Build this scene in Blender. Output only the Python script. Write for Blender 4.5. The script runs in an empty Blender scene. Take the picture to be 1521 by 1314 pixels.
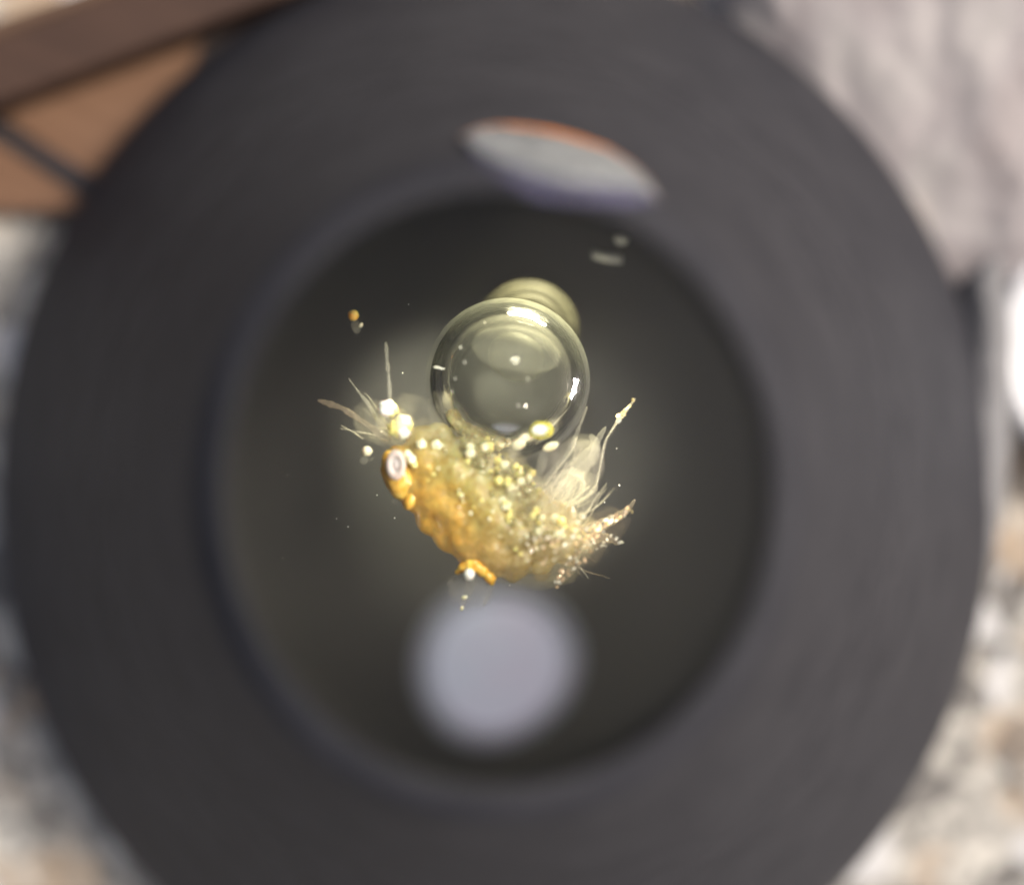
import bpy, bmesh, math, random
from mathutils import Vector, Matrix, noise

# ------------------------------------------------------------------ camera, world, sun, exposure
S = 1e-4          # one unit of the plan below is 0.1 mm
D = 2500.0        # camera height above the plane in focus
scene = bpy.context.scene
COL = scene.collection
R = math.radians

cam = bpy.data.cameras.new("camera")
camo = bpy.data.objects.new("camera", cam); COL.objects.link(camo)
camo.location = (0, 0, D * S)
cam.sensor_width = 36.0
cam.lens = 36.0 * D / 1521.0
cam.clip_start = 0.01; cam.clip_end = 200
cam.dof.use_dof = True
cam.dof.focus_distance = (D + 45) * S
cam.dof.aperture_fstop = (cam.lens / 1000.0) / (212 * S)
scene.camera = camo

world = bpy.data.worlds.new("World"); scene.world = world
world.use_nodes = True
wn = world.node_tree
sky = wn.nodes.new('ShaderNodeTexSky'); sky.sky_type = 'NISHITA'; sky.sun_disc = False
SUN_EL, SUN_AZ = 50.0, 14.0      # azimuth measured from +X towards +Y
sky.sun_elevation = R(SUN_EL); sky.sun_rotation = R(90 - SUN_AZ)
sky.air_density = 1.0; sky.dust_density = 8.0; sky.ozone_density = 1.0
wn.links.new(sky.outputs[0], wn.nodes['Background'].inputs[0])
wn.nodes['Background'].inputs[1].default_value = 0.10

sun = bpy.data.lights.new("sun", 'SUN'); sun.energy = 2.7; sun.angle = R(12); sun.color = (1, .955, .92)
suno = bpy.data.objects.new("sun", sun); COL.objects.link(suno)
sd = Vector((math.cos(R(SUN_EL)) * math.cos(R(SUN_AZ)), math.cos(R(SUN_EL)) * math.sin(R(SUN_AZ)), math.sin(R(SUN_EL))))
suno.rotation_euler = sd.to_track_quat('Z', 'Y').to_euler()

scene.view_settings.view_transform = 'Standard'; scene.view_settings.look = 'None'
scene.view_settings.exposure = 0.0; scene.view_settings.gamma = 1.0
try:
    scene.cycles.max_bounces = 14; scene.cycles.transparent_max_bounces = 40
    scene.cycles.transmission_bounces = 10
    scene.cycles.sample_clamp_indirect = 6
except Exception: pass

def P(x, y, z=0.0):
    """plan point: place that a sight line through (x, y) of the focus plane meets at height z"""
    k = (D - z) / D
    return Vector(((x - 760.5) * k, (657 - y) * k, z))

def spot(name, pos, target, watts, deg, blend, radius, color):
    l = bpy.data.lights.new(name, 'SPOT'); l.energy = watts; l.spot_size = R(deg); l.spot_blend = blend
    l.shadow_soft_size = radius * S; l.color = color
    o = bpy.data.objects.new(name, l); COL.objects.link(o)
    o.location = Vector(pos) * S
    o.rotation_euler = (Vector(pos) - Vector(target)).to_track_quat('Z', 'Y').to_euler()
    return o
def area(name, pos, target, watts, sx, sy, color, spread=180):
    l = bpy.data.lights.new(name, 'AREA'); l.shape = 'RECTANGLE'; l.size = sx * S; l.size_y = sy * S
    l.energy = watts; l.color = color; l.spread = R(spread)
    o = bpy.data.objects.new(name, l); COL.objects.link(o)
    o.location = Vector(pos) * S
    o.rotation_euler = (Vector(pos) - Vector(target)).to_track_quat('Z', 'Y').to_euler()
    return o

# unseen lamps added in mid-air to light stage, specimen and bubble
spot("field_lamp", (-300, 330, -260), P(676, 676, -730), 0.165, 50, 1.0, 30, (1.0, .985, .76))
spot("bench_lamp_top", (50, 262, 330), P(735, 735, 0), 0.092, 84, .7, 40, (1.0, .95, .80))
spot("bench_lamp_right", (180, -190, 335), P(770, 680, 0), 0.040, 74, .7, 30, (1.0, .92, .78))
area("bench_lamp_low", (120, 480, -120), P(740, 700, -20), 0.045, 230, 30, (1.0, .91, .58), 50)
area("bench_lamp_side", (490, 40, -140), P(780, 680, -20), 0.008, 150, 22, (1.0, .86, .82), 50)

# ------------------------------------------------------------------ helpers
def tag(o, label=None, cat=None, group=None, kind=None):
    if label: o["label"] = label
    if cat: o["category"] = cat
    if group: o["group"] = group
    if kind: o["kind"] = kind
    return o
WORLD = {}
def thing(name, label, cat, pos, group=None):
    o = bpy.data.objects.new(name, None); COL.objects.link(o)
    o.empty_display_size = 0.005
    o.location = Vector(pos) * S; WORLD[o.name] = Vector(pos)
    return tag(o, label, cat, group)
def base_of(o):
    p = Vector((0, 0, 0))
    while o is not None:
        p += Vector(o.location) / S; o = o.parent
    return p
def obj(name, bm, mat, parent=None, smooth=True, origin=None):
    """links one bmesh (plan units) as one object"""
    org = Vector(origin) if origin is not None else (base_of(parent) if parent else Vector((0, 0, 0)))
    for v in bm.verts: v.co = (v.co - org) * S
    me = bpy.data.meshes.new(name); bm.to_mesh(me); bm.free()
    if smooth:
        for p in me.polygons: p.use_smooth = True
    me.materials.append(mat)
    o = bpy.data.objects.new(name, me); COL.objects.link(o)
    if parent is not None:
        o.parent = parent; o.location = (org - base_of(parent)) * S
    else:
        o.location = org * S
    return o
def copy_to(src, pos, parent=None, scale=(1, 1, 1), rot=(0, 0, 0), mat=None):
    o = src.copy(); COL.objects.link(o)
    o.parent = parent
    o.location = (Vector(pos) - (base_of(parent) if parent else Vector((0, 0, 0)))) * S
    o.scale = scale; o.rotation_euler = rot
    return o
def lathe(profile, cx=0, cy=0, n=96, sy=1.0, close=False):
    bm = bmesh.new(); rings = []
    for (r, z) in profile:
        if r < 1e-6:
            rings.append([bm.verts.new((cx, cy, z))])
        else:
            rings.append([bm.verts.new((cx + r * math.cos(2 * math.pi * i / n), cy + sy * r * math.sin(2 * math.pi * i / n), z)) for i in range(n)])
    m = len(rings)
    for a in range(m if close else m - 1):
        A, B = rings[a], rings[(a + 1) % m]
        for i in range(n):
            j = (i + 1) % n
            if len(A) == 1 and len(B) == 1: continue
            if len(A) == 1: bm.faces.new((A[0], B[i], B[j]))
            elif len(B) == 1: bm.faces.new((A[i], A[j], B[0]))
            else: bm.faces.new((A[i], A[j], B[j], B[i]))
    bmesh.ops.recalc_face_normals(bm, faces=bm.faces[:])
    return bm
def smooth_path(pts, n=6):
    """Catmull-Rom through (pos, radius)"""
    pts = [(Vector(p), r) for p, r in pts]
    out = []
    for i in range(len(pts) - 1):
        p0 = pts[max(i - 1, 0)]; p1 = pts[i]; p2 = pts[i + 1]; p3 = pts[min(i + 2, len(pts) - 1)]
        for k in range(n):
            t = k / n
            def cr(a, b, c, d): return 0.5 * ((2 * b) + (c - a) * t + (2 * a - 5 * b + 4 * c - d) * t * t + (3 * b - a - 3 * c + d) * t ** 3)
            out.append((cr(p0[0], p1[0], p2[0], p3[0]), max(0.15, cr(p0[1], p1[1], p2[1], p3[1]))))
    out.append(pts[-1]); return out
def tube(pts, seg=8, n=6, flat=1.0, bm=None, wob=0.0, rnd=None):
    """tapered tube; flat < 1 squeezes it towards the view axis"""
    bm = bm or bmesh.new()
    path = smooth_path(pts, n); rings = []
    prev = None
    for i, (p, r) in enumerate(path):
        a = path[max(i - 1, 0)][0]; b = path[min(i + 1, len(path) - 1)][0]
        t = (b - a).normalized()
        s = t.cross(Vector((0, 0, 1)))
        if s.length < 1e-4: s = Vector((1, 0, 0))
        s.normalize(); u = s.cross(t).normalized()
        rr = r * (1 + (wob * (rnd.random() - .5) if rnd else 0))
        rings.append([bm.verts.new(p + s * rr * math.cos(2 * math.pi * k / seg) + u * rr * flat * math.sin(2 * math.pi * k / seg)) for k in range(seg)])
    for A, B in zip(rings[:-1], rings[1:]):
        for k in range(seg):
            j = (k + 1) % seg; bm.faces.new((A[k], A[j], B[j], B[k]))
    bm.faces.new(rings[0][::-1]); bm.faces.new(rings[-1])
    bmesh.ops.recalc_face_normals(bm, faces=bm.faces[:])
    return bm
def ball(pos, rx, ry=None, rz=None, rot=0.0, sub=3, lump=0.0, seed=0, bm=None):
    """lumpy ellipsoid, rot about the view axis"""
    own = bm is None
    bm = bm or bmesh.new()
    ry = ry or rx; rz = rz or min(rx, ry)
    res = bmesh.ops.create_icosphere(bm, subdivisions=sub, radius=1.0)
    c, s = math.cos(rot), math.sin(rot); pos = Vector(pos)
    for v in res['verts']:
        d = v.co.normalized()
        k = 1 + lump * noise.noise(d * 2.2 + Vector((seed * 7.1, seed * 3.3, seed)))
        x, y, z = d.x * rx * k, d.y * ry * k, d.z * rz * k
        v.co = pos + Vector((c * x - s * y, s * x + c * y, z))
    return bm
def box(x0, x1, y0, y1, z0, z1, bevel=2, rot=0.0, center=None, bm=None):
    bm = bm or bmesh.new()
    r = bmesh.ops.create_cube(bm, size=1)
    vs = r['verts']
    for v in vs:
        v.co = Vector((x0 + (v.co.x + .5) * (x1 - x0), y0 + (v.co.y + .5) * (y1 - y0), z0 + (v.co.z + .5) * (z1 - z0)))
    if bevel:
        es = list({e for v in vs for e in v.link_edges})
        bmesh.ops.bevel(bm, geom=es, offset=bevel, segments=3, affect='EDGES', profile=0.6)
    return bm
def slab_poly(pts, z0, z1, bevel=3, bm=None):
    """upright prism of an outline"""
    bm = bm or bmesh.new()
    lo = [bm.verts.new((p[0], p[1], z0)) for p in pts]; hi = [bm.verts.new((p[0], p[1], z1)) for p in pts]
    bm.faces.new(lo[::-1]); bm.faces.new(hi)
    n = len(pts)
    for i in range(n):
        j = (i + 1) % n; bm.faces.new((lo[i], lo[j], hi[j], hi[i]))
    bmesh.ops.recalc_face_normals(bm, faces=bm.faces[:])
    if bevel: bmesh.ops.bevel(bm, geom=bm.edges[:], offset=bevel, segments=2, affect='EDGES')
    return bm

# ------------------------------------------------------------------ materials
class NT:
    def __init__(s, name):
        s.m = bpy.data.materials.new(name); s.m.use_nodes = True
        s.t = s.m.node_tree; s.n = s.t.nodes
        s.p = s.n['Principled BSDF']; s.out = s.n['Material Output']
        s.tc = s.n.new('ShaderNodeTexCoord')
    def link(s, a, b): s.t.links.new(a, b)
    def mapped(s, scale):
        mp = s.n.new('ShaderNodeMapping'); s.link(s.tc.outputs['Object'], mp.inputs[0])
        mp.inputs['Scale'].default_value = scale if hasattr(scale, '__len__') else (scale,) * 3
        return mp.outputs[0]
    def noise(s, feat, detail=4, rough=.55, stretch=(1, 1, 1), dist=0.0):
        k = 1.0 / (feat * S)
        t = s.n.new('ShaderNodeTexNoise'); s.link(s.mapped(tuple(k * q for q in stretch)), t.inputs['Vector'])
        t.inputs['Scale'].default_value = 1.0; t.inputs['Detail'].default_value = detail
        t.inputs['Roughness'].default_value = rough; t.inputs['Distortion'].default_value = dist
        return t.outputs['Fac']
    def voronoi(s, feat, out='Color', stretch=(1, 1, 1), feature='F1'):
        k = 1.0 / (feat * S)
        t = s.n.new('ShaderNodeTexVoronoi'); s.link(s.mapped(tuple(k * q for q in stretch)), t.inputs['Vector'])
        t.inputs['Scale'].default_value = 1.0; t.feature = feature
        return t.outputs[out]
    def ramp(s, fac, stops, interp='LINEAR'):
        r = s.n.new('ShaderNodeValToRGB'); r.color_ramp.interpolation = interp
        el = r.color_ramp.elements
        while len(el) < len(stops): el.new(0.5)
        for e, (p, c) in zip(el, stops):
            e.position = p; e.color = (c[0], c[1], c[2], 1) if hasattr(c, '__len__') else (c, c, c, 1)
        s.link(fac, r.inputs[0]); return r.outputs[0]
    def mix(s, fac, a, b, mode='MIX'):
        x = s.n.new('ShaderNodeMix'); x.data_type = 'RGBA'; x.blend_type = mode
        for sock, v in ((x.inputs[0], fac), (x.inputs[6], a), (x.inputs[7], b)):
            if isinstance(v, bpy.types.NodeSocket): s.link(v, sock)
            elif hasattr(v, '__len__'): sock.default_value = (v[0], v[1], v[2], 1)
            else: sock.default_value = v
        return x.outputs[2]
    def bump(s, h, strength=.4, dist=1.0):
        b = s.n.new('ShaderNodeBump'); b.inputs['Strength'].default_value = strength; b.inputs['Distance'].default_value = dist * S
        s.link(h, b.inputs['Height']); s.link(b.outputs[0], s.p.inputs['Normal']); return b.outputs[0]
    def color(s, v):
        if isinstance(v, bpy.types.NodeSocket): s.link(v, s.p.inputs['Base Color'])
        else: s.p.inputs['Base Color'].default_value = (*v, 1)
    def set(s, **kw):
        for k, v in kw.items(): s.p.inputs[k.replace('_', ' ')].default_value = v
        return s
    def see_through(s, lo, hi, blend=.5, tint=(1, 1, 1)):
        """clear matter that hides more where it is seen edge-on"""
        lw = s.n.new('ShaderNodeLayerWeight'); lw.inputs[0].default_value = blend
        mr = s.n.new('ShaderNodeMapRange'); mr.inputs[3].default_value = lo; mr.inputs[4].default_value = hi
        s.link(lw.outputs['Facing'], mr.inputs[0])
        tr = s.n.new('ShaderNodeBsdfTransparent'); tr.inputs[0].default_value = (*tint, 1)
        mx = s.n.new('ShaderNodeMixShader'); s.link(mr.outputs[0], mx.inputs[0])
        s.link(tr.outputs[0], mx.inputs[1]); s.link(s.p.outputs[0], mx.inputs[2]); s.link(mx.outputs[0], s.out.inputs[0])
        return s

def m_rubber():
    t = NT("black_rubber"); n = t.noise(120, 5)
    t.color(t.ramp(n, [(.3, (.028, .028, .0345)), (.7, (.041, .0405, .0475))]))
    t.set(Roughness=.7, Specular_IOR_Level=.3); t.bump(t.noise(6, 3), .25, 1.0); return t.m
def m_wall(name, c):
    t = NT(name); t.color(t.ramp(t.noise(40, 3), [(.3, tuple(q * .8 for q in c)), (.7, c)]))
    t.set(Roughness=.9, Specular_IOR_Level=.12); return t.m
def m_stage():
    t = NT("matte_olive_stage")
    t.color(t.mix(t.ramp(t.noise(520, 2, dist=.4), [(.35, 0.0), (.65, 1.0)]), (.165, .158, .154), (.170, .157, .154)))
    t.set(Roughness=.9, Specular_IOR_Level=.15); return t.m
def m_stone():
    t = NT("speckled_stone")
    v = t.voronoi(70, 'Color', (1, .8, 1)); n = t.noise(64, 5, .6, dist=1.0); n2 = t.noise(120, 4)
    c1 = t.ramp(n, [(.34, (.09, .085, .075)), (.43, (.34, .32, .285)), (.53, (.55, .52, .46)), (.63, (.80, .76, .66))])
    warm = t.ramp(n2, [(.52, 0.0), (.66, .8)])
    c2 = t.mix(warm, c1, (.58, .42, .27))
    sep = t.n.new('ShaderNodeSeparateColor'); t.link(v, sep.inputs[0])
    dark = t.ramp(sep.outputs[0], [(.74, 0.0), (.80, .65)])
    c3 = t.mix(dark, c2, (.10, .092, .088))
    lite = t.ramp(sep.outputs[1], [(.80, 0.0), (.86, .75)])
    t.color(t.mix(lite, c3, (.80, .79, .78)))
    t.set(Roughness=.65, Specular_IOR_Level=.4); t.bump(n, .6, 14); return t.m
def m_rock():
    t = NT("pink_grey_rock")
    n = t.noise(150, 5, .55, (1, .55, 1), .6)
    t.color(t.ramp(n, [(.28, (.33, .285, .275)), (.48, (.42, .38, .37)), (.62, (.49, .455, .43)), (.75, (.49, .41, .35))]))
    t.set(Roughness=.7); t.bump(t.noise(40, 5), .4, 8); return t.m
def m_wood(name, a, b, ang):
    t = NT(name)
    mp = t.n.new('ShaderNodeMapping'); t.link(t.tc.outputs['Object'], mp.inputs[0])
    mp.inputs['Rotation'].default_value = (0, 0, ang)
    w = t.n.new('ShaderNodeTexNoise'); sc = t.n.new('ShaderNodeMapping'); t.link(mp.outputs[0], sc.inputs[0])
    sc.inputs['Scale'].default_value = (1 / (260 * S), 1 / (22 * S), 1 / (22 * S)); t.link(sc.outputs[0], w.inputs['Vector'])
    w.inputs['Scale'].default_value = 1; w.inputs['Detail'].default_value = 5
    t.color(t.ramp(w.outputs['Fac'], [(.3, a), (.7, b)])); t.set(Roughness=.55)
    t.bump(w.outputs['Fac'], .3, 3); return t.m
def m_plain(name, c, rough=.5, **kw):
    t = NT(name); n = t.noise(30, 4)
    t.color(t.ramp(n, [(.3, tuple(q * .88 for q in c)), (.7, tuple(min(1, q * 1.08) for q in c))]))
    t.set(Roughness=rough, **kw); return t.m
def m_sheet_glass(name="clear_slide_glass", rough=.42, strength=1.0):
    t = NT(name)
    fr = t.n.new('ShaderNodeFresnel'); fr.inputs[0].default_value = 1.5
    tr = t.n.new('ShaderNodeBsdfTransparent'); tr.inputs[0].default_value = (.985, .99, .98, 1)
    gl = t.n.new('ShaderNodeBsdfGlossy'); gl.inputs['Roughness'].default_value = rough
    ml = t.n.new('ShaderNodeMath'); ml.operation = 'MULTIPLY'; ml.inputs[1].default_value = strength; t.link(fr.outputs[0], ml.inputs[0])
    mx = t.n.new('ShaderNodeMixShader'); t.link(ml.outputs[0], mx.inputs[0]); t.link(tr.outputs[0], mx.inputs[1]); t.link(gl.outputs[0], mx.inputs[2])
    t.link(mx.outputs[0], t.out.inputs[0]); return t.m
def m_glow(name, c, s):
    t = NT(name); t.color(c); t.set(Roughness=.8)
    n = t.noise(160, 2)
    t.link(t.mix(t.ramp(n, [(.4, 0.0), (.65, 1.0)]), c, (c[0] * 1.02, c[1] * .93, c[2] * .95)), t.p.inputs['Emission Color'])
    t.p.inputs['Emission Strength'].default_value = s; return t.m
def m_bubble():
    t = NT("air_bubble_wall"); t.n.remove(t.p)
    g = t.n.new('ShaderNodeBsdfGlass'); g.inputs['IOR'].default_value = 1 / 1.33; g.inputs['Roughness'].default_value = 0.0
    g.inputs['Color'].default_value = (.97, .98, .95, 1)
    t.link(g.outputs[0], t.out.inputs[0]); return t.m
def m_body():
    t = NT("amber_body_flesh")
    # the animal's own colouring: amber back, pale yellow belly, cream tail end
    mp = t.n.new('ShaderNodeMapping'); t.link(t.tc.outputs['Object'], mp.inputs[0])
    sx = t.n.new('ShaderNodeSeparateXYZ'); t.link(mp.outputs[0], sx.inputs[0])
    c, s = math.cos(R(42)), math.sin(R(42))
    # across the body: from back (lower left) to belly (upper right)
    def lin(ax, ay, lo, hi):
        m1 = t.n.new('ShaderNodeMath'); m1.operation = 'MULTIPLY'; m1.inputs[1].default_value = ax / S; t.link(sx.outputs[0], m1.inputs[0])
        m2 = t.n.new('ShaderNodeMath'); m2.operation = 'MULTIPLY_ADD'; m2.inputs[1].default_value = ay / S; t.link(sx.outputs[1], m2.inputs[0]); t.link(m1.outputs[0], m2.inputs[2])
        mr = t.n.new('ShaderNodeMapRange'); mr.inputs[1].default_value = lo; mr.inputs[2].default_value = hi; t.link(m2.outputs[0], mr.inputs[0]); return mr.outputs[0]
    across = lin(.70, .71, -60, 75); along = lin(.77, -.64, 20, 150)
    n = t.noise(34, 5, .6, dist=.5); n2 = t.noise(13, 4)
    ad = t.n.new('ShaderNodeMath'); ad.operation = 'MULTIPLY_ADD'; ad.inputs[1].default_value = .9; t.link(n, ad.inputs[0]); t.link(across, ad.inputs[2])
    sb = t.n.new('ShaderNodeMath'); sb.operation = 'SUBTRACT'; sb.inputs[1].default_value = .45; t.link(ad.outputs[0], sb.inputs[0])
    c1 = t.ramp(sb.outputs[0], [(0, (.55, .31, .05)), (.22, (.58, .37, .075)), (.5, (.46, .38, .12)), (.8, (.42, .40, .19)), (1, (.46, .43, .28))])
    c2 = t.mix(along, c1, (.50, .42, .24))
    c3 = t.mix(t.ramp(n2, [(.38, .7), (.56, 0.0)]), c2, (.33, .23, .06))
    t.color(c3)
    t.set(Roughness=.38, Specular_IOR_Level=.6, Subsurface_Weight=.55, Subsurface_Scale=18 * S)
    t.p.inputs['Subsurface Radius'].default_value = (1.0, .6, .18)
    t.bump(n2, .6, 3.5)
    return t.see_through(.96, .10, .42).m
def m_flesh(name, a, b, rough=.3, sss=.4):
    t = NT(name); n = t.noise(14, 4)
    t.color(t.ramp(n, [(.35, a), (.65, b)])); t.set(Roughness=rough, Specular_IOR_Level=.7, Subsurface_Weight=sss, Subsurface_Scale=8 * S)
    t.bump(n, .3, 2); return t.m
def m_clear(name, c, lo, hi, rough=.2, feat=10):
    t = NT(name); n = t.noise(feat, 4)
    t.color(t.ramp(n, [(.35, tuple(q * .75 for q in c)), (.65, c)])); t.set(Roughness=rough, Specular_IOR_Level=.8)
    t.bump(n, .5, 2.0)
    if 'film' in name: t.set(Specular_IOR_Level=.08)
    return t.see_through(lo, hi, .45).m

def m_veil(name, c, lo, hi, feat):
    """clear sheet tinted with a painted reflection, in uneven patches"""
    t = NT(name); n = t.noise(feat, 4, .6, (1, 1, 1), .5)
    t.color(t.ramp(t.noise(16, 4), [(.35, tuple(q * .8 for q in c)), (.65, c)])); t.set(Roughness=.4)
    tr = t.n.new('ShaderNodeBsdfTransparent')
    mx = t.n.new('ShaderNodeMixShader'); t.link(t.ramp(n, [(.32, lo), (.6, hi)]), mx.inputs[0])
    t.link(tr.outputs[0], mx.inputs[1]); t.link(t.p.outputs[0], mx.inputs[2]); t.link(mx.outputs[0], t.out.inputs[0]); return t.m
def m_puff(name, c, dens):
    """soft puff: dense through its middle, thinning out to nothing at its edge"""
    t = NT(name); n = t.noise(26, 5, .6)
    t.color(t.ramp(n, [(.3, tuple(q * .8 for q in c)), (.7, c)])); t.set(Roughness=.5, Specular_IOR_Level=.2)
    lw = t.n.new('ShaderNodeLayerWeight'); lw.inputs[0].default_value = .5
    mr = t.n.new('ShaderNodeMapRange'); mr.interpolation_type = 'SMOOTHSTEP'
    mr.inputs[1].default_value = .05; mr.inputs[2].default_value = .62; mr.inputs[3].default_value = dens; mr.inputs[4].default_value = 0.0
    t.link(lw.outputs['Facing'], mr.inputs[0])
    mm = t.n.new('ShaderNodeMath'); mm.operation = 'MULTIPLY'; t.link(mr.outputs[0], mm.inputs[0])
    t.link(t.ramp(n, [(.3, .45), (.62, 1.0)]), mm.inputs[1])
    tr = t.n.new('ShaderNodeBsdfTransparent')
    tl = t.n.new('ShaderNodeBsdfTranslucent'); t.link(t.p.inputs['Base Color'].links[0].from_socket, tl.inputs[0])
    ms = t.n.new('ShaderNodeMixShader'); ms.inputs[0].default_value = .4; t.link(t.p.outputs[0], ms.inputs[1]); t.link(tl.outputs[0], ms.inputs[2])
    mx = t.n.new('ShaderNodeMixShader'); t.link(mm.outputs[0], mx.inputs[0]); t.link(tr.outputs[0], mx.inputs[1]); t.link(ms.outputs[0], mx.inputs[2])
    t.link(mx.outputs[0], t.out.inputs[0]); return t.m
M = dict(
    rubber=m_rubber(), wall=m_wall("flocked_barrel_lining", (.17, .163, .163)), lip=m_wall("matt_hood_lining", (.040, .0385, .041)), stage=m_stage(), stone=m_stone(), rock=m_rock(),
    brown=m_wood("dark_brown_wood", (.058, .030, .019), (.088, .047, .030), R(25)),
    tan=m_wood("tan_wood", (.190, .098, .052), (.262, .144, .080), R(25)),
    edge=m_wood("worn_light_wood", (.12, .068, .040), (.16, .095, .058), R(25)),  # paler brown of the rail's upper strip
    shade=m_wood("smoky_brown_wood", (.030, .022, .020), (.05, .036, .030), R(25)),  # dark brown of the board filling the gap
    grey=m_plain("smooth_grey_stone", (.25, .245, .245), .6),
    dark=m_plain("dark_metal", (.028, .028, .032), .5),
    white=m_plain("white_glaze", (.74, .74, .75), .25),
    slide=m_sheet_glass(), eye_lens=m_sheet_glass("hazed_lens_glass", .58, .20),
    collar=m_glow("frosted_lamp_collar", (.36, .36, .44), .52),  # glow of the inner ring round the painted reflection
    collar_dim=m_glow("dim_lamp_collar", (.36, .36, .44), .16),  # glow of the outer ring round the painted reflection
    lamp=m_glow("frosted_lamp_cover", (.36, .36, .44), .95),  # glow of the disc painted as the round lens reflection
    bezel=m_plain("black_bezel", (.02, .02, .02), .6),
    bubble=m_bubble(),
    body=m_body(),
    head=m_flesh("orange_head_shell", (.66, .34, .04), (.80, .54, .12), .25),
    plate=m_clear("amber_back_plate", (.62, .41, .10), .08, .24, .25, 30),
    eye_ring=m_flesh("pale_pink_eye_ring", (.50, .43, .40), (.64, .57, .54), .35),
    eye_core=m_flesh("mottled_grey_eye", (.32, .28, .27), (.54, .49, .48), .3, .1),
    oil=m_flesh("yellow_oil", (.82, .72, .20), (.90, .84, .42), .12, .25),
    murk=m_clear("murky_oil", (.46, .42, .18), .35, .6, .1, 8),
    cream=m_flesh("cream_oil", (.86, .82, .52), (.93, .90, .70), .12, .25),
    white_oil=m_flesh("white_oil", (.90, .90, .84), (.97, .97, .93), .1, .3),  # blown-out light in the droplets, put into the colour as white
    yellow_rim=m_clear("yellow_oil_rim", (.92, .86, .10), .25, 1.0, .1),
    membrane=m_puff("clear_membrane", (.72, .70, .58), .15),
    strand=m_clear("glassy_strand", (.84, .80, .64), .35, .62, .12, 5),
    hair=m_clear("pale_hair", (.66, .64, .54), .20, .30, .2, 5),
    brown_hair=m_clear("brown_hair", (.62, .50, .36), .16, .30, .2, 6),
    claw=m_flesh("orange_claw", (.78, .36, .03), (.92, .66, .14), .12, .5),
    copper=m_plain("copper_scale", (.86, .62, .42), .2, Metallic=.15),
    gold=m_plain("gold_scale", (.95, .78, .38), .2, Metallic=.15),
    silver=m_plain("pale_scale", (.92, .9, .82), .2, Metallic=.1),
    amber=m_flesh("amber_resin", (.82, .42, .05), (.95, .70, .22), .06, .5),
    dust=m_plain("white_dust", (.92, .92, .86), .3),
    ghost=m_clear("frosted_bubble_wall_film", (.085, .083, .060), .42, .66, .5, 30),
    skin=m_clear("bubble_skin", (.50, .52, .46), .0, .11, .2, 12),  # pale tint for the bubble's bright hairline
    jelly=m_puff("milky_jelly", (.66, .60, .38), .22),  # bloom and haze round the animal
    jelly_pale=m_puff("pale_jelly", (.66, .63, .52), .17),  # paler bloom and haze
    jelly_thin=m_puff("thin_jelly", (.70, .68, .60), .14),  # thin bloom and haze
    jelly_brown=m_puff("brown_jelly", (.30, .25, .19), .14),  # brown bloom and haze
    film=m_clear("milky_bubble_film", (.22, .22, .175), .30, .36, .5, 60),  # tint that makes the bubble's inside look lit
    film_pale=m_clear("milky_cap_film", (.36, .36, .28), .17, .20, .4, 24),  # tint of the lamp reflection painted in the bubble
    fringe_o=m_veil("orange_coated_glass", (.95, .30, .03), .45, .9, 90),  # orange band of the painted crescent reflection
    fringe_w=m_veil("silver_coated_glass", (.44, .46, .46), .25, .72, 80),  # pale band of the painted crescent reflection
    fringe_v=m_veil("violet_coated_glass", (.24, .23, .40), .02, .40, 70),  # violet band of the painted crescent reflection
    clip=m_plain("clip_steel", (.80, .80, .77), .5),  # pale colour of the two painted lens glints
)

# ------------------------------------------------------------------ setting
GZ = -760.0
def ground():
    bm = bmesh.new()
    n = 150; L = 2400.0
    g = [[None] * (n + 1) for _ in range(n + 1)]
    for i in range(n + 1):
        for j in range(n + 1):
            x = -L + 2 * L * i / n; y = -L + 2 * L * j / n
            q = Vector((x / 90, y / 90, 0)); h = 14 * noise.noise(q) + 7 * noise.noise(q * 2.7)
            g[i][j] = bm.verts.new((x, y, GZ + h - 14))
    for i in range(n):
        for j in range(n): bm.faces.new((g[i][j], g[i + 1][j], g[i + 1][j + 1], g[i][j + 1]))
    # plain sheet on to the distance
    ring = [g[0][0], g[n][0], g[n][n], g[0][n]]
    far = [bm.verts.new((sx * 60000, sy * 60000, GZ - 14)) for sx, sy in ((-1, -1), (1, -1), (1, 1), (-1, 1))]
    sides = [[g[i][0] for i in range(n + 1)], [g[n][j] for j in range(n + 1)], [g[i][n] for i in range(n, -1, -1)], [g[0][j] for j in range(n, -1, -1)]]
    for k, s in enumerate(sides):
        for a, b in zip(s[:-1], s[1:]):
            pass
        bm.faces.new(s[::-1] + [far[k], far[(k + 1) % 4]])
    bmesh.ops.recalc_face_normals(bm, faces=bm.faces[:])
    if sum(f.normal.z for f in bm.faces) < 0: bmesh.ops.reverse_faces(bm, faces=bm.faces[:])
    o = obj("stone_ground", bm, M['stone'], smooth=True); tag(o, kind='structure')
ground()

# ------------------------------------------------------------------ magnifier
AX = P(742, 719.5, 300)          # its axis
cx, cy = AX.x, AX.y
def kz(z): return (D - z) / D
mag = thing("magnifier", "black rubber hood of a magnifier standing over the specimen", "magnifier", (cx, cy, GZ))
def rim(px, z): return (px * kz(z), z)
SY = 1.085
def lean(z):
    """the hood leans a little: how far its axis has moved at height z"""
    t = (470 - z) / 1110; return (-12 * t, -43 * t)
def leaned(bm):
    for v in bm.verts:
        dx, dy = lean(v.co.z); v.co.x += dx; v.co.y += dy
    return bm
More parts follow.
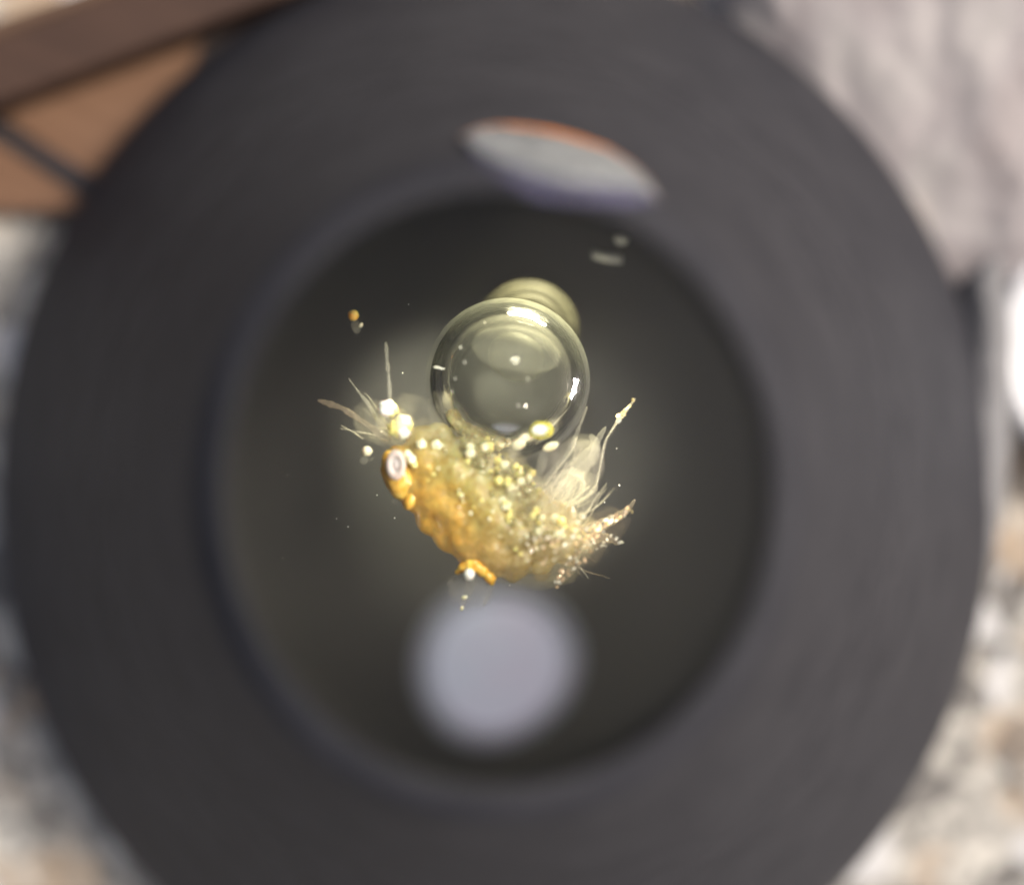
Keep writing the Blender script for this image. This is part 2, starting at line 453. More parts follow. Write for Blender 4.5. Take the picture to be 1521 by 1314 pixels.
# rubber hood: collar, flared skirt and rounded lip, with a wall thickness
# (the straight flank rises from the skirt to the opening)
RO, ZO, RS, ZS = 408 * kz(470), 470.0, 734 * kz(-600), -600.0
def flank_z(r): return ZO + (ZS - ZO) * (r - RO) / (RS - RO)
hood = [(RO - 1, ZO - 8), (RO, ZO)] + [(RO + (RS - RO) * k / 8, ZO + (ZS - ZO) * k / 8 - 16 * math.sin(math.pi * k / 8)) for k in range(1, 8)] + \
       [(RS, ZS), rim(738, -640), rim(737, -680), rim(730, GZ + 4), rim(712, GZ + 4), rim(716, -640), (RS - 34, ZS)] + [(RO + (RS - RO) * k / 8 - 8, ZO + (ZS - ZO) * k / 8 - 34) for k in range(7, 0, -1)]
obj("hood", leaned(lathe(hood, cx, cy, 128, SY, close=True)), M['rubber'], mag)
# matt lining inside the barrel
lining = [(RO + (RS - RO) * k / 8 - 11, ZO + (ZS - ZO) * k / 8 - 40) for k in range(1, 8)] + [(RS - 40, -724), (RS - 46, -724)] + [(RO + (RS - RO) * k / 8 - 17, ZO + (ZS - ZO) * k / 8 - 44) for k in range(7, 0, -1)]
obj("barrel_lining", leaned(lathe(lining, cx, cy, 128, SY, close=True)), M['wall'], mag)
st = obj("stage_plate", lathe([(0, -730), (RS - 12, -730), (RS - 8, -734), (RS - 6, -738), (RS - 6, -756), (0, -756)], cx + lean(-740)[0], cy + lean(-740)[1], 128, SY), M['stage'], mag)
# round lens reflection, added as a glowing disc with two dimmer rings
LP = P(737, 988, -712)
def wavy(bm):
    for v in bm.verts:
        a = math.atan2(v.co.y - LP.y, v.co.x - LP.x)
        f = 1 + .035 * math.sin(2 * a + .6) + .02 * math.sin(3 * a + 1.0)
        v.co.x = LP.x + (v.co.x - LP.x) * f; v.co.y = LP.y + (v.co.y - LP.y) * f; v.co.z += -714
    return bm
disc_o = obj("lamp_cover", wavy(lathe([(0, 14), (70, 12), (100, 7), (113, 2), (115, -14), (0, -14)], LP.x, LP.y, 64)), M['lamp'], mag)  # disc standing in for the round lens reflection
tag(disc_o, label="pale lavender glowing disc for the round reflection below the specimen")
obj("lamp_collar", wavy(lathe([(116, -14), (116, 1), (134, -3), (140, -6), (140, -14)], LP.x, LP.y, 64, close=True)), M['collar'], mag)  # dimmer ring of the same reflection
obj("lamp_collar", wavy(lathe([(141, -14), (141, -6), (158, -8), (166, -10), (166, -14)], LP.x, LP.y, 64, close=True)), M['collar_dim'], mag)  # dimmest ring of the same reflection
# clear slide across the barrel, carrying the specimen
SZ = -235.0
sl = obj("glass_slide", lathe([(0, SZ), (620, SZ), (624, SZ - 3), (624, SZ - 15), (620, SZ - 18), (0, SZ - 18)], cx, cy, 128, SY), M['slide'], origin=(cx, cy, SZ))
tag(sl, "clear round glass slide across the barrel under the specimen", "glass slide")

# reflection in the lens, painted as three coloured bands on a thin sliver
def reflected_crescent():
    root = thing("edge_prism", "painted crescent reflection with an orange fringe lying on the hood's upper flank", "prism", P(830, 240, 60))
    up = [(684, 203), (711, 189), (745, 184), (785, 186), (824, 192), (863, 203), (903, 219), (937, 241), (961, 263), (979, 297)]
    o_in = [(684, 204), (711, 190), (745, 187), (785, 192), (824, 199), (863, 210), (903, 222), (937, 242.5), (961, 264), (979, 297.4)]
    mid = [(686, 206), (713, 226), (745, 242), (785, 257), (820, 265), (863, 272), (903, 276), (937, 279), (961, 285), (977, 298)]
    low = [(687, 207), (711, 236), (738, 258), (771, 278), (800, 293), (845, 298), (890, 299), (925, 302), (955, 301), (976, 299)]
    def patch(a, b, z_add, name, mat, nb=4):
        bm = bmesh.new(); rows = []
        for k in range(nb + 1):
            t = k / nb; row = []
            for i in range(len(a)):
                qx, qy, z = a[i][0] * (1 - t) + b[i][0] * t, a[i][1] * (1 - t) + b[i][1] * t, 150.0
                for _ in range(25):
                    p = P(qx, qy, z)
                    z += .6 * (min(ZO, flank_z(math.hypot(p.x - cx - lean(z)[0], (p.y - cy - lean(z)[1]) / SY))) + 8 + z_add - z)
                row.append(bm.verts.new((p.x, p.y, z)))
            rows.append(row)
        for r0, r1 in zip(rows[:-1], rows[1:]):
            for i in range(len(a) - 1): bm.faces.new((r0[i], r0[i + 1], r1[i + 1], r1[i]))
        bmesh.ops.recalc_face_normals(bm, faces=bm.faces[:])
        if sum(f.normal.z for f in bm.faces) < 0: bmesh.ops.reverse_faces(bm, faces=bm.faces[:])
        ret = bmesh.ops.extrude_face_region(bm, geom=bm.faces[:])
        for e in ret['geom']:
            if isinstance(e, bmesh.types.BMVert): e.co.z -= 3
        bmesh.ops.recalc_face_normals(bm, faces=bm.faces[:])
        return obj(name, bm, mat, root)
    tag(patch(up, o_in, .6, "facet", M['fringe_o']), label="thin orange upper band of the crescent reflection")
    tag(patch(o_in, mid, 0, "facet", M['fringe_w']), label="broad pale band of the crescent reflection")
    tag(patch(mid, low, -.6, "facet", M['fringe_v']), label="violet lower band of the crescent reflection")
reflected_crescent()
# the domed eye lens closing the hood's opening
RL = RO + 1
dome = [(0, ZO + 64)] + [(RL * k / 14, ZO + 64 - 60 * (k / 14) ** 2) for k in range(1, 15)] + [(RL, ZO + 2)] + [((RL - 3) * k / 14, ZO + 2) for k in range(13, 0, -1)] + [(0, ZO + 2)]
obj("eye_lens", lathe(dome, cx, cy, 128, SY), M['eye_lens'], mag)
# two glints on the lens, put in as small pale plates
def clip(pts, label):
    bm = slab_poly([(lambda q: (q.x, q.y))(P(a, b, SZ + 6)) for a, b in pts], SZ + 1, SZ + 10, 2)
    o = obj("metal_tab", bm, M['clip'], origin=P(pts[0][0], pts[0][1], SZ + 1))  # plate standing in for a glint on the lens
    tag(o, label, "tab")
clip([(912, 349), (932, 345), (935, 358), (924, 366), (913, 360)], "small square painted glint, the upper one below the crescent")
clip([(878, 371), (900, 375), (925, 377), (925, 392), (902, 390), (880, 384)], "long painted glint lying just below the square one")

# ------------------------------------------------------------------ bubbles
def bubble(x, y, z, rpx, label, film=True):
    c = P(x, y, z); r = rpx * kz(z)
    bm = ball(c, r, r, r * .98, sub=5, lump=.012, seed=3)
    for v in bm.verts:
        d = v.co - c; q = math.hypot(d.x, d.y) / r
        if q > .74: v.co = c + d * (1 + .011 * math.sin((q - .74) * 95) + .003 * noise.noise(d / 9))
    root = obj("air_bubble", bm, M['bubble'], origin=c)
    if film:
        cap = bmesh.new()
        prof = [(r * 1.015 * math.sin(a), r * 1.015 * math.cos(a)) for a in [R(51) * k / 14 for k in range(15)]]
        obj("bubble_film", lathe([(p, c.z + h) for p, h in prof], c.x, c.y, 64), M['film'], root)  # tinted film added to make the bubble's inside look lit
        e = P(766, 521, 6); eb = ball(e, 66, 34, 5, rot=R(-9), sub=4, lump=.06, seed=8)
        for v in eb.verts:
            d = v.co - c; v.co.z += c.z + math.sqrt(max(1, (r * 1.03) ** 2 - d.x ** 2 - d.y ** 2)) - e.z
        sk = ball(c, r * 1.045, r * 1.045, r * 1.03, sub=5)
        obj("bubble_skin", sk, M['skin'], root)  # pale shell added for the bright hairline round the bubble
        obj("pale_cap", eb, M['film_pale'], root)  # lamp reflection in the bubble, painted as a pale ellipse
    tag(root, label, "bubble", "air bubbles")
    return root, c, r
b1, c1, r1 = bubble(754, 565, -60, 117, "large clear round air bubble with dark rim above the yellow animal")
gc = P(784, 492, -172); gr = 77 * kz(-172)
gb = ball(gc, gr, gr, gr * .62, sub=5)
for v in gb.verts:
    d = v.co - gc; q = math.hypot(d.x, d.y) / gr
    v.co = gc + d * (1 + .016 * math.sin(q * 34))
o = obj("air_bubble", gb, M['ghost'], origin=gc)
tag(o, "blurred smaller pale bubble showing behind the large bubble's top", "bubble", "air bubbles")

# ------------------------------------------------------------------ the animal
rnd = random.Random(5)
an = thing("crustacean", "tiny amber yellow crustacean with clear bristly limbs lying under the large bubble", "crustacean", P(700, 740, 0))
def body_mesh():
    blobs = [(592, 682, 0, 24), (590, 700, 0, 23), (602, 718, 2, 26), (618, 730, 2, 24), (632, 690, 0, 38), (628, 655, -12, 26), (652, 650, -14, 24),
             (648, 735, 0, 40), (672, 705, 4, 42), (680, 760, 0, 46), (708, 735, 6, 46), (700, 790, 0, 44), (735, 770, 6, 46), (735, 812, 0, 42),
             (765, 790, 4, 44), (768, 822, -4, 36), (800, 790, 0, 42), (800, 825, -8, 30), (832, 800, -6, 36), (845, 826, -14, 18),
             (690, 675, -6, 30), (722, 700, -2, 32), (758, 735, 0, 34), (795, 755, -4, 30), (830, 765, -8, 28), (662, 680, -4, 30), (720, 830, -4, 24), (612, 745, 0, 18), (640, 770, 0, 24), (668, 796, 0, 26), (700, 818, 0, 26), (762, 846, -4, 20), (735, 838, -2, 22)]
    bm = bmesh.new()
    for (x, y, z, r) in blobs:
        ball(P(x, y, z), r, r, r * .8, sub=3, bm=bm)
    for v in bm.verts: v.co *= S
    me = bpy.data.meshes.new("body_tmp"); bm.to_mesh(me); bm.free()
    to = bpy.data.objects.new("body_tmp", me); COL.objects.link(to)
    md = to.modifiers.new("remesh", 'REMESH'); md.mode = 'VOXEL'; md.voxel_size = 3.2 * S
    ms = to.modifiers.new("smooth", 'SMOOTH'); ms.iterations = 30; ms.factor = .6
    dg = bpy.context.evaluated_depsgraph_get(); dg.update()
    ev = to.evaluated_get(dg); m2 = bpy.data.meshes.new_from_object(ev)
    bpy.data.objects.remove(to); bpy.data.meshes.remove(me)
    bm = bmesh.new(); bm.from_mesh(m2); bpy.data.meshes.remove(m2)
    bm.normal_update()
    for v in bm.verts:
        q = v.co / S
        up = .5 + .5 * max(-1, min(1, (q.x * .70 + q.y * .71) / 70))      # belly side is lumpier
        h = 4 * noise.noise(q / 28) + (.8 + 4.0 * up) * noise.noise(q / 11 + Vector((9, 3, 1))) + (.5 + 2.2 * up) * noise.noise(q / 5)
        v.co = q + v.normal * h
    return bm
body = obj("body", body_mesh(), M['body'], an)

# head shell and eye
obj("head", ball(P(592, 706, 8), 23, 39, 20, rot=R(22), sub=4, lump=.12, seed=2), M['head'], an)
eye = obj("eye", lathe([(10 + 4.6 * math.cos(2 * math.pi * i / 12), 38 + 5 * math.sin(2 * math.pi * i / 12)) for i in range(12)], P(588, 690, 38).x, P(588, 690, 38).y, 40, 1.55, close=True), M['eye_ring'], an)
obj("pupil", ball(P(588, 690, 35), 8, 13, 5, sub=3, lump=.15), M['eye_core'], eye)
obj("cheek", ball(P(610, 742, 14), 9, 16, 9, rot=R(-25), sub=3, lump=.2, seed=4), M['head'], an)

# back plates, overlapping along the curved back
plates = [(628, 752), (652, 774), (676, 796), (702, 815), (730, 830), (760, 840), (792, 842)]
for i, (x, y) in enumerate(plates):
    a = R(-45 + i * 6)
    bm = ball(P(x + 15, y - 13, 22), 17, 34, 11, rot=a + R(2), sub=3, lump=.10, seed=i)
    obj("back_plate", bm, M['plate'], an)

# antennae and bristles
def limb(name, pts, mat, seg=8, flat=.7, parent=an, wob=.5):
    return obj(name, tube([(P(x, y, z), r) for x, y, z, r in pts], seg, 5, flat, wob=wob, rnd=rnd), mat, parent)
limb("antenna", [(584, 640, 6, 4), (580, 600, 10, 3), (578, 570, 10, 2.4), (577, 555, 8, 2.0), (576, 546, 8, 3.0), (575, 535, 6, 1.8), (574, 520, 4, 2.6), (573, 508, 2, 1.2)], M['hair'])
limb("antenna", [(578, 655, 4, 6), (555, 637, 0, 4.5), (533, 622, -6, 3.6), (518, 612, -10, 5), (508, 606, -12, 3), (490, 600, -18, 4.6), (472, 594, -24, 1.5)], M['brown_hair'])
limb("antenna", [(572, 640, 0, 3.4), (552, 608, -8, 2.2), (545, 597, -10, 2.8), (535, 585, -16, 1.5), (518, 562, -24, .8)], M['hair'])
limb("bristle", [(570, 645, 0, 6), (560, 625, -2, 4.5), (548, 600, -6, 2)], M['membrane'])
limb("bristle", [(585, 650, 0, 6), (566, 632, 0, 5), (556, 618, 0, 2)], M['membrane'])
limb("bristle", [(648, 640, -30, 6), (642, 618, -30, 7), (637, 592, -30, 3)], M['membrane'])
limb("bristle", [(655, 650, -30, 8), (652, 625, -30, 7), (650, 606, -30, 3)], M['membrane'])

# jointed clear arm with a bright oval end, curled over the bubble
arm = limb("arm", [(748, 705, 14, 10), (757, 690, 16, 12), (763, 672, 18, 12), (771, 658, 18, 12), (784, 647, 20, 11), (797, 641, 22, 10)], M['membrane'], 12, .9)
for (x, y, r) in [(757, 690, 9), (760, 679, 9), (765, 668, 10), (771, 659, 11), (778, 651, 9)]:
    obj("joint", ball(P(x, y, 22), r, r * .7, r * .7, rot=R(35), sub=3, lump=.1), M['cream'] if y < 665 else M['membrane'], arm)
tip = obj("arm_tip", ball(P(804, 639, 26), 18, 13, 11, rot=R(6), sub=4, lump=.08, seed=1), M['yellow_rim'], an)
obj("arm_tip_core", ball(P(802, 639, 30), 13, 9, 9, rot=R(6), sub=3, lump=.1), M['white_oil'], tip)
limb("arm", [(795, 720, 8, 9), (803, 695, 10, 8), (809, 675, 12, 8), (822, 660, 14, 7), (828, 656, 14, 3)], M['membrane'], 10, .8)
obj("arm_tip", ball(P(818, 663, 18), 12, 6, 6, rot=R(22), sub=3, lump=.1), M['cream'], an)

# clear limbs and bristles on the right
R_L = [
    ("limb", [(800, 765, -6, 16), (832, 725, -8, 20), (858, 695, -10, 18), (880, 668, -14, 9), (892, 646, -18, 5), (900, 634, -22, 2)], 'membrane'),
    ("limb", [(800, 728, 6, 9), (820, 700, 4, 6), (838, 680, 2, 5), (852, 655, 0, 4), (862, 630, -4, 3), (872, 604, -8, 1.4)], 'membrane'),
    ("limb", [(790, 742, 6, 7), (812, 720, 8, 5), (830, 705, 8, 4), (846, 700, 8, 5), (862, 708, 8, 6), (866, 724, 8, 6), (852, 742, 8, 6), (836, 756, 8, 5)], 'membrane'),
    ("limb", [(808, 750, 0, 9), (830, 742, 0, 10), (846, 728, 0, 9), (850, 716, 0, 5)], 'membrane'),
    ("limb", [(840, 720, -10, 8), (860, 700, -12, 10), (880, 680, -14, 9), (886, 660, -16, 7), (876, 646, -16, 5)], 'membrane'),
    ("limb", [(838, 800, -6, 12), (866, 790, -6, 10), (892, 780, -8, 8), (914, 769, -10, 7), (932, 757, -12, 4), (943, 742, -16, 1.5)], 'brown_hair'),
    ("limb", [(850, 815, -10, 11), (870, 808, -10, 9), (888, 798, -12, 7), (905, 800, -14, 5), (918, 808, -18, 2)], 'brown_hair'),
    ("limb", [(835, 820, -12, 10), (850, 832, -12, 8), (846, 850, -14, 6), (832, 866, -16, 3)], 'brown_hair'),
    ("filament", [(838, 756, 2, 1.6), (854, 748, 2, 2.2), (872, 736, 2, 2.0), (884, 722, 0, 1.4), (888, 708, 0, 1.8), (893, 686, 0, 1.2), (897, 664, -2, 1.6), (901, 652, -4, 1.0), (912, 634, -8, 1.6), (920, 622, -10, 2.8), (928, 611, -12, 3.4), (934, 604, -14, 2), (944, 592, -16, .8)], 'strand'),
    ("filament", [(846, 752, 4, 1), (866, 742, 2, 1.4), (884, 728, 0, 1), (886, 718, 0, 1.4)], 'strand'),
    ("filament", [(808, 722, 8, 1.2), (822, 704, 6, 1.6), (838, 684, 4, 1), (850, 668, 2, 1.5), (856, 650, 0, 1)], 'strand'),
    ("filament", [(820, 742, 8, 1.4), (828, 726, 10, 2.2), (838, 714, 10, 2.6), (842, 708, 10, 1)], 'strand'),
    ("filament", [(846, 704, 10, 1.2), (858, 708, 10, 2.4), (866, 718, 10, 2.6), (860, 734, 10, 1.6), (848, 746, 10, 2.4), (838, 758, 10, 1.2)], 'strand'),
    ("filament", [(800, 738, 8, 1.6), (808, 728, 8, 1), (820, 718, 8, 1.6)], 'strand'),
]
for nm, pts, mt in R_L: limb(nm, pts, M[mt], 10 if pts[0][3] > 7 else 8, .6)
def strand(x, y, a, L, r, z, bend, mt='strand'):
    """thin broken bristle: bent, knotted, uneven"""
    pts = []; n = 5
    for k in range(n + 1):
        t = k / n; aa = a + bend * t
        pts.append((x, y, z - 8 * t, max(.35, r * (1 - .75 * t) * rnd.uniform(.6, 1.4))))
        x += math.cos(aa) * L / n + rnd.uniform(-.9, .9); y -= math.sin(aa) * L / n + rnd.uniform(-.9, .9)
    limb("bristle", pts, M[mt], 6, 1.0, wob=.6)
for i in range(34):
    t = rnd.random()
    strand(800 + 62 * t + rnd.gauss(0, 9), 730 + 50 * t + rnd.gauss(0, 22), R(rnd.gauss(52, 16)), rnd.uniform(24, 78), rnd.uniform(.7, 1.5), rnd.uniform(-14, 14), rnd.uniform(-.5, .7))
for i in range(16):
    strand(848 + rnd.gauss(0, 10), 806 + rnd.gauss(0, 16), R(rnd.gauss(8, 38)), rnd.uniform(22, 62), rnd.uniform(.7, 1.6), rnd.uniform(-14, 4), rnd.uniform(-.4, .7), rnd.choice(['strand', 'brown_hair']))
for i in range(11):
    strand(576 + rnd.gauss(0, 12), 640 + rnd.gauss(0, 8), R(rnd.gauss(125, 22)), rnd.uniform(20, 60), rnd.uniform(.6, 1.3), rnd.uniform(-12, 8), rnd.uniform(-.4, .4))
# gauzy gill folds between the limbs
for i in range(9):
    x = 790 + rnd.random() * 75; y = 690 + rnd.random() * 75
    a = rnd.uniform(.2, 1.2); L = rnd.uniform(18, 34)
    dx, dy = math.cos(a) * L, -math.sin(a) * L
    w = rnd.uniform(3, 6)
    limb("gill_fold", [(x - dx / 2, y - dy / 2, rnd.uniform(-8, 8), w * .5), (x + rnd.uniform(-6, 6), y + rnd.uniform(-6, 6), rnd.uniform(0, 12), w), (x + dx / 2, y + dy / 2, rnd.uniform(-8, 8), w * .35)], M['membrane'], 8, .4)

# bloom and haze round the animal and its fuzzy end, modelled as puffs
for x, y, z, rx, ry, rot, mt in [(835, 745, 0, 62, 46, 35, 'jelly_pale'), (850, 700, -10, 48, 60, -25, 'jelly_pale'), (840, 800, 4, 58, 46, 20, 'jelly'), (868, 812, -14, 44, 34, 30, 'jelly_brown'),
                                (790, 745, 16, 66, 46, -40, 'jelly'), (725, 675, 10, 66, 40, -35, 'jelly'), (640, 655, 6, 44, 40, 10, 'jelly'), (620, 630, -30, 62, 50, -20, 'jelly_pale'),
                                (560, 630, -14, 44, 34, -40, 'jelly_pale'), (790, 850, -10, 74, 28, 0, 'jelly'), (596, 640, 10, 26, 34, 0, 'jelly'), (700, 876, -20, 40, 36, 0, 'jelly_thin'),
                                (880, 790, -20, 60, 36, 25, 'jelly_brown')]:
    obj("jelly", ball(P(x, y, z), rx, ry, min(rx, ry) * .95, rot=R(rot), sub=4, lump=.12, seed=x + y), M[mt], an)  # puff of bloom and haze
# oil droplets in and on the body
def proto_ball(name, mat, sub=2):
    bm = ball(base_of(an), 1, 1, .9, sub=sub, lump=.45, seed=len(name) + len(mat.name))
    return obj(name, bm, mat, an, origin=base_of(an))
protos = {k: None for k in ('oil', 'cream', 'white_oil', 'membrane', 'claw', 'murk')}
def droplet(x, y, z, r, mat, stretch=1.0):
    p = P(x, y, z)
    if protos[mat] is None:
        o = proto_ball("oil_droplet", M[mat], 3); protos[mat] = o
        o.location = (p - base_of(an)) * S
    else:
        o = copy_to(protos[mat], p, an)
    o.scale = (r, r * stretch, r * .9); o.rotation_euler = (0, 0, rnd.uniform(0, 3.14))
    return o
# named bright ones at the head
for x, y, z, r, mt in [(574, 607, 24, 12, 'white_oil'), (582, 609, 20, 9, 'oil'), (598, 628, 24, 12, 'cream'), (588, 637, 24, 11, 'oil'), (599, 643, 26, 9, 'white_oil'), (604, 632, 22, 9, 'oil'),
                       (611, 682, 34, 7, 'cream'), (605, 674, 34, 6, 'cream'), (615, 690, 32, 5, 'oil'), (626, 660, 20, 8, 'cream'), (648, 662, 16, 9, 'cream')]:
    droplet(x, y, z, r, mt)
# belly granules
for i in range(110):
    t = rnd.random()
    x = 676 + 110 * t + rnd.gauss(0, 16); y = 640 + 78 * t + rnd.gauss(0, 16) + 6
    droplet(x, y, 26 + rnd.uniform(-6, 8), rnd.choice([2.2, 3, 3.6, 4.5, 5.5, 7]), rnd.choice(['oil', 'murk', 'murk', 'murk', 'cream', 'membrane']), rnd.uniform(.7, 1.2))
for i in range(70):
    t = rnd.random()
    x = 745 + 95 * t + rnd.gauss(0, 18); y = 735 + 62 * t + rnd.gauss(0, 18)
    droplet(x, y, 36 + rnd.uniform(-6, 6), rnd.choice([2.2, 3, 4, 5, 6.5]), rnd.choice(['oil', 'murk', 'murk', 'cream', 'membrane', 'cream']), rnd.uniform(.7, 1.2))
for i in range(26):
    t = rnd.random()
    x = 640 + 150 * t + rnd.gauss(0, 12); y = 705 + 105 * t + rnd.gauss(0, 12)
    droplet(x, y, 44 + rnd.uniform(-5, 5), rnd.choice([1.6, 2, 2.6]), rnd.choice(['oil', 'cream']), 1)

# glittering scales on the lower right limbs
def scale_proto(mat):
    bm = bmesh.new()
    vs = [bm.verts.new(Vector(c) + base_of(an)) for c in ((-1, -.35, 0), (.2, -.5, .12), (1, 0, 0), (.2, .5, .12), (-1, .35, 0))]
    bm.faces.new(vs)
    r = bmesh.ops.extrude_face_region(bm, geom=bm.faces[:])
    for e in r['geom']:
        if isinstance(e, bmesh.types.BMVert): e.co.z -= .15
    bmesh.ops.recalc_face_normals(bm, faces=bm.faces[:])
    return obj("scale", bm, mat, an, smooth=False, origin=base_of(an))
sp = {}
def scale_at(x, y, z, r, mat):
    p = P(x, y, z)
    if mat not in sp:
        o = scale_proto(M[mat]); sp[mat] = o; o.location = (p - base_of(an)) * S
    else: o = copy_to(sp[mat], p, an)
    o.scale = (r, r, r); o.rotation_euler = (rnd.uniform(-.8, .8), rnd.uniform(-.8, .8), R(rnd.gauss(50, 35)))
def along(pts, n, w, mats, rlo, rhi, z=4):
    path = smooth_path([(Vector((x, y, 0)), 1) for x, y in pts], 8)
    for i in range(n):
        q = path[rnd.randrange(len(path))][0]
        scale_at(q.x + rnd.gauss(0, w), q.y + rnd.gauss(0, w), z + rnd.uniform(-6, 8), rnd.uniform(rlo, rhi), rnd.choice(mats))
along([(868, 800), (884, 784), (905, 775), (936, 758)], 40, 4, ['gold', 'copper', 'silver'], 1.6, 4.2, 14)
along([(892, 782), (876, 806), (856, 830), (830, 864)], 70, 5, ['copper', 'copper', 'silver'], 1.4, 4, 20)
along([(800, 800), (830, 810), (860, 790)], 60, 12, ['gold', 'silver', 'silver', 'copper'], 1.4, 4, 44)
along([(918, 626), (928, 612), (942, 594)], 16, 2, ['silver', 'gold'], 1.8, 4.5, -4)
along([(780, 820), (800, 800), (790, 780)], 26, 9, ['gold', 'copper', 'silver'], 1.4, 3.6, 46)
along([(885, 812), (905, 806), (918, 802)], 14, 4, ['silver'], 1.4, 3, 6)
# hind claw
cl = limb("claw", [(678, 851, 4, 3), (688, 843, 10, 8), (703, 839, 14, 10), (716, 846, 14, 9), (728, 858, 10, 8), (731, 868, 8, 3)], M['claw'], 12, .9)
obj("claw_tip", ball(P(697, 853, 22), 8, 9, 7, sub=3, lump=.15), M['white_oil'], cl)  # white highlight on the claw, shaped as a pale ball
limb("tail_bristle", [(680, 852, 0, 7), (672, 862, -4, 5), (664, 868, -8, 2)], M['membrane'])
limb("tail_bristle", [(700, 858, 4, 9), (696, 876, 2, 9), (690, 890, 0, 6), (686, 906, -4, 2)], M['membrane'])
limb("tail_bristle", [(724, 862, 2, 7), (728, 876, 0, 5), (722, 890, -2, 4), (718, 900, -4, 2)], M['membrane'])
obj("tail_drop", ball(P(690, 887, 10), 5, 3, 3, rot=.2, sub=2), M['cream'], an)
obj("tail_drop", ball(P(686, 903, 6), 2.6, 4, 2.6, rot=-.3, sub=2), M['cream'], an)

# ------------------------------------------------------------------ loose grains and droplets
def grain(x, y, z, label, parts):
    root = thing("amber_droplet", label, "droplet", P(x, y, z))
    for nm, dx, dy, rx, ry, rot, mt in parts:
        obj(nm, ball(P(x + dx, y + dy, z), rx, ry, min(rx, ry), rot=rot, sub=3, lump=.15, seed=x), M[mt], root)
grain(525, 475, 0, "amber droplet with a clear tail floating alone up and left", [("droplet_head", 0, -7, 8, 8, 0, 'amber'), ("droplet_core", 0, -4, 4, 4, 0, 'white_oil'), ("droplet_tail", 4, 9, 9, 13, .2, 'membrane'), ("droplet_bead", 11, 8, 2.4, 4, -.5, 'cream')])
grain(544, 675, 0, "white and yellow droplet floating just left of the animal's head", [("droplet_head", 1, -5, 8, 8, 0, 'cream'), ("droplet_core", 0, -6, 5, 5, 0, 'white_oil'), ("droplet_tail", -3, 8, 8, 8, .2, 'membrane'), ("droplet_bead", 8, 7, 3, 3, 0, 'membrane')])
o = obj("clear_droplet", ball(P(588, 743, 0), 7, 6, 5, sub=3), M['membrane'], origin=P(588, 743, 0)); tag(o, "tiny clear grey droplet touching the animal's orange back edge", "droplet")

specks = [(684, 516, 2, 4, .1, "inside the bubble, upper left"), (690, 538, 1.6, 3.4, -.2, "inside the bubble, left and below the upper left one"), (676, 562, 1.4, 3.4, 0, "inside the bubble, low at the left"),
          (784, 563, 1.3, 2.8, .2, "inside the bubble, below its pale reflection"), (770, 602, 1.6, 2.6, 0, "inside the bubble, lowest at the centre"), (720, 479, 1.4, 1.6, 0, "on the bubble's upper left rim"),
          (560, 735, 2, 2, 0, "in the dark left of the animal's back"), (586, 769, 2.2, 2.4, .3, "below the animal's back, brightest there"), (517, 782, 1.6, 1.6, 0, "far left below the animal"),
          (920, 721, 2, 2.6, .8, "in the dark between the right limbs"), (898, 746, 1.6, 1.6, 0, "just above the brown right limb"), (757, 869, 1.8, 1.8, 0, "below the animal near the claw"),
          (598, 554, 1.3, 2, 0, "right of the tall antenna"), (607, 452, 1.3, 1.6, 0, "high up, alone between droplet and bubble"), (500, 770, 1.2, 1.2, 0, "leftmost of the low ones"), (916, 666, 1.5, 1.5, 0, "beside the longest right limb")]
for x, y, rx, ry, rot, where in specks:
    zz = -50 if math.hypot(x - 754, y - 566) > 118 else -58 + math.sqrt(124 ** 2 - (x - 754) ** 2 - (y - 566) ** 2)
    o = obj("dust_speck", ball(P(x, y, zz), rx * .58, ry * .62, .9, rot=rot, sub=2, lump=.3, seed=x), M['dust'], origin=P(x, y, zz))
    tag(o, "tiny white dust speck " + where, "speck", "dust specks round the animal")
o = obj("needle", tube([(P(644, 545, 8), .8), (P(652, 546, 8), 1.6), (P(661, 550, 8), .5)], 6, 4), M['dust'], origin=P(652, 546, 8))
tag(o, "short white needle lying across the bubble's left rim", "needle")

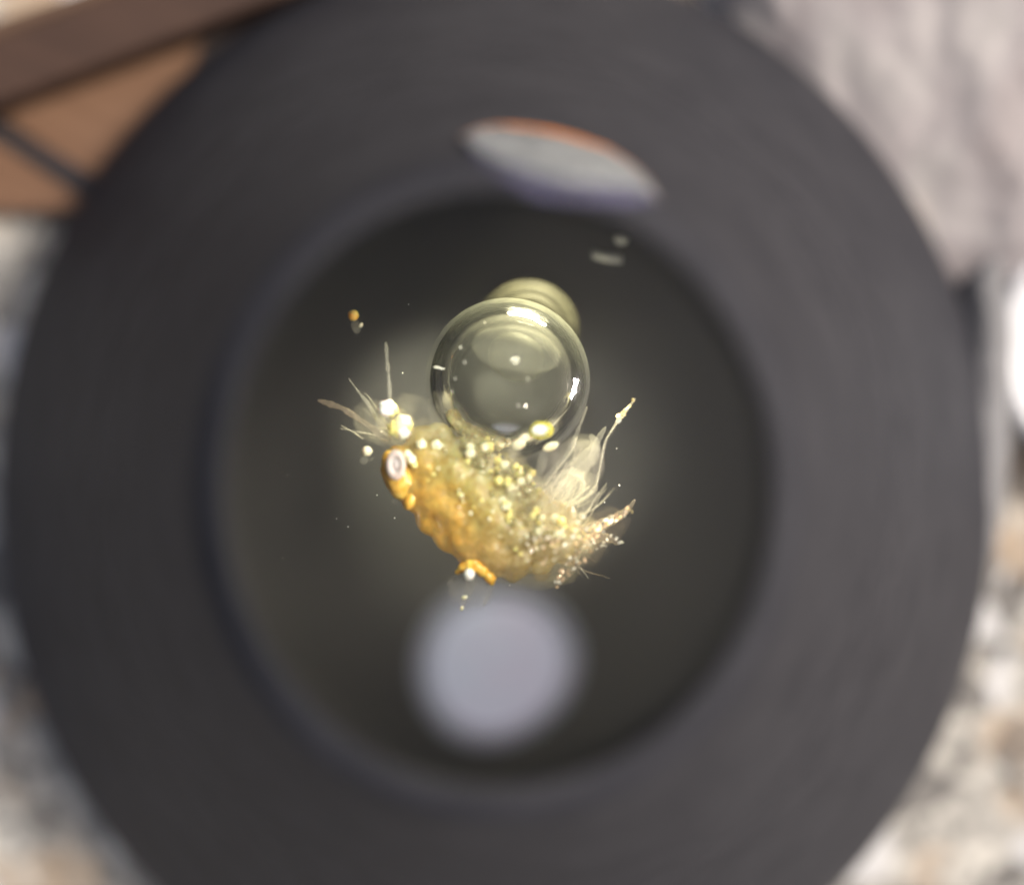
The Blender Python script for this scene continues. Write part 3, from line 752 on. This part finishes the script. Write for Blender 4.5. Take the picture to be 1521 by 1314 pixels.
# ------------------------------------------------------------------ things round the magnifier
def xy(x, y, z): q = P(x, y, z); return (q.x, q.y)
wz = -700
wb = thing("wooden_crate", "brown and tan wooden crate corner on the stone at the upper left", "crate", P(80, 120, GZ))
def board(name, pts, z0, z1, mat, label=None):
    o = obj(name, slab_poly([xy(a, b, z1) for a, b in pts], z0, z1, 5), mat, wb, smooth=False)
    if label: tag(o, label=label)
board("rail", [(-300, 262), (-300, 130), (0, 55), (560, -160), (560, -60), (222, 66), (0, 150)], GZ + 20, wz + 110, M['brown'], "dark brown top rail")
board("rail_edge", [(-300, 128), (-300, 104), (0, 28), (200, -40), (560, -190), (560, -162), (0, 53)], GZ + 20, wz + 112, M['edge'], "paler edge of the rail")  # strip along the rail's upper side in a paler brown
board("panel_board", [(-300, 262), (0, 152), (226, 68), (300, 60), (240, 200), (150, 268), (120, 254), (0, 176)], GZ + 4, wz, M['tan'])
board("panel_board", [(-300, 20 + 200), (0, 205), (118, 280), (160, 300), (120, 312), (-300, 318)], GZ + 4, wz - 3, M['tan'])
board("iron_strap", [(-300, 30), (-300, -10), (0, 182), (140, 262), (165, 292), (120, 290), (0, 212)], GZ + 3, wz + 6, M['dark'], "dark iron strap between the tan boards")
board("side_board", [(200, 84), (600, -70), (600, 220), (260, 340), (112, 272)], GZ + 2, wz - 8, M['shade'], "dark brown board filling the gap against the hood")  # dark board fills the gap between crate and hood
# pale rock, upper right
bm = ball(P(1470, 50, -715), 540, 465, 140, rot=R(-50), sub=6, lump=.10, seed=11)
for v in bm.verts:
    q = v.co / 120; v.co += Vector((0, 0, 1)) * (16 * noise.noise(q) + 7 * noise.noise(q * 3))
o = obj("rock", bm, M['rock'], origin=P(1520, 60, GZ)); tag(o, "large pinkish grey rough rock at the upper right", "rock")
bm = ball(P(1448, 630, -705), 62, 360, 118, rot=R(-3), sub=5, lump=.08, seed=21)  # stone added to cover the dish's shadow with a paler grey
for v in bm.verts: v.co += Vector((0, 0, 5 * noise.noise(v.co / 60)))
o = obj("grey_stone", bm, M['grey'], origin=P(1492, 650, GZ)); tag(o, "smooth grey stone added over the shadowed gap between the black hood and the white dish", "stone")
# white cup, right edge
cz = -640
cc = P(1718, 510, cz)
cup = [(150, GZ + 2), (150, GZ + 8), (200, GZ + 20), (262, cz - 60), (284, cz - 26), (290, cz - 10), (286, cz + 2), (274, cz + 5), (262, cz + 1), (248, cz - 8), (60, cz - 12), (0, cz - 12), (0, cz - 18), (248, cz - 18), (180, GZ + 24), (140, GZ + 10), (140, GZ + 2)]
o = obj("white_dish", lathe(cup, cc.x, cc.y, 96, 1.05), M['white'], origin=(cc.x, cc.y, GZ)); tag(o, "white glazed dish with a rounded rim at the right edge of the picture", "dish")
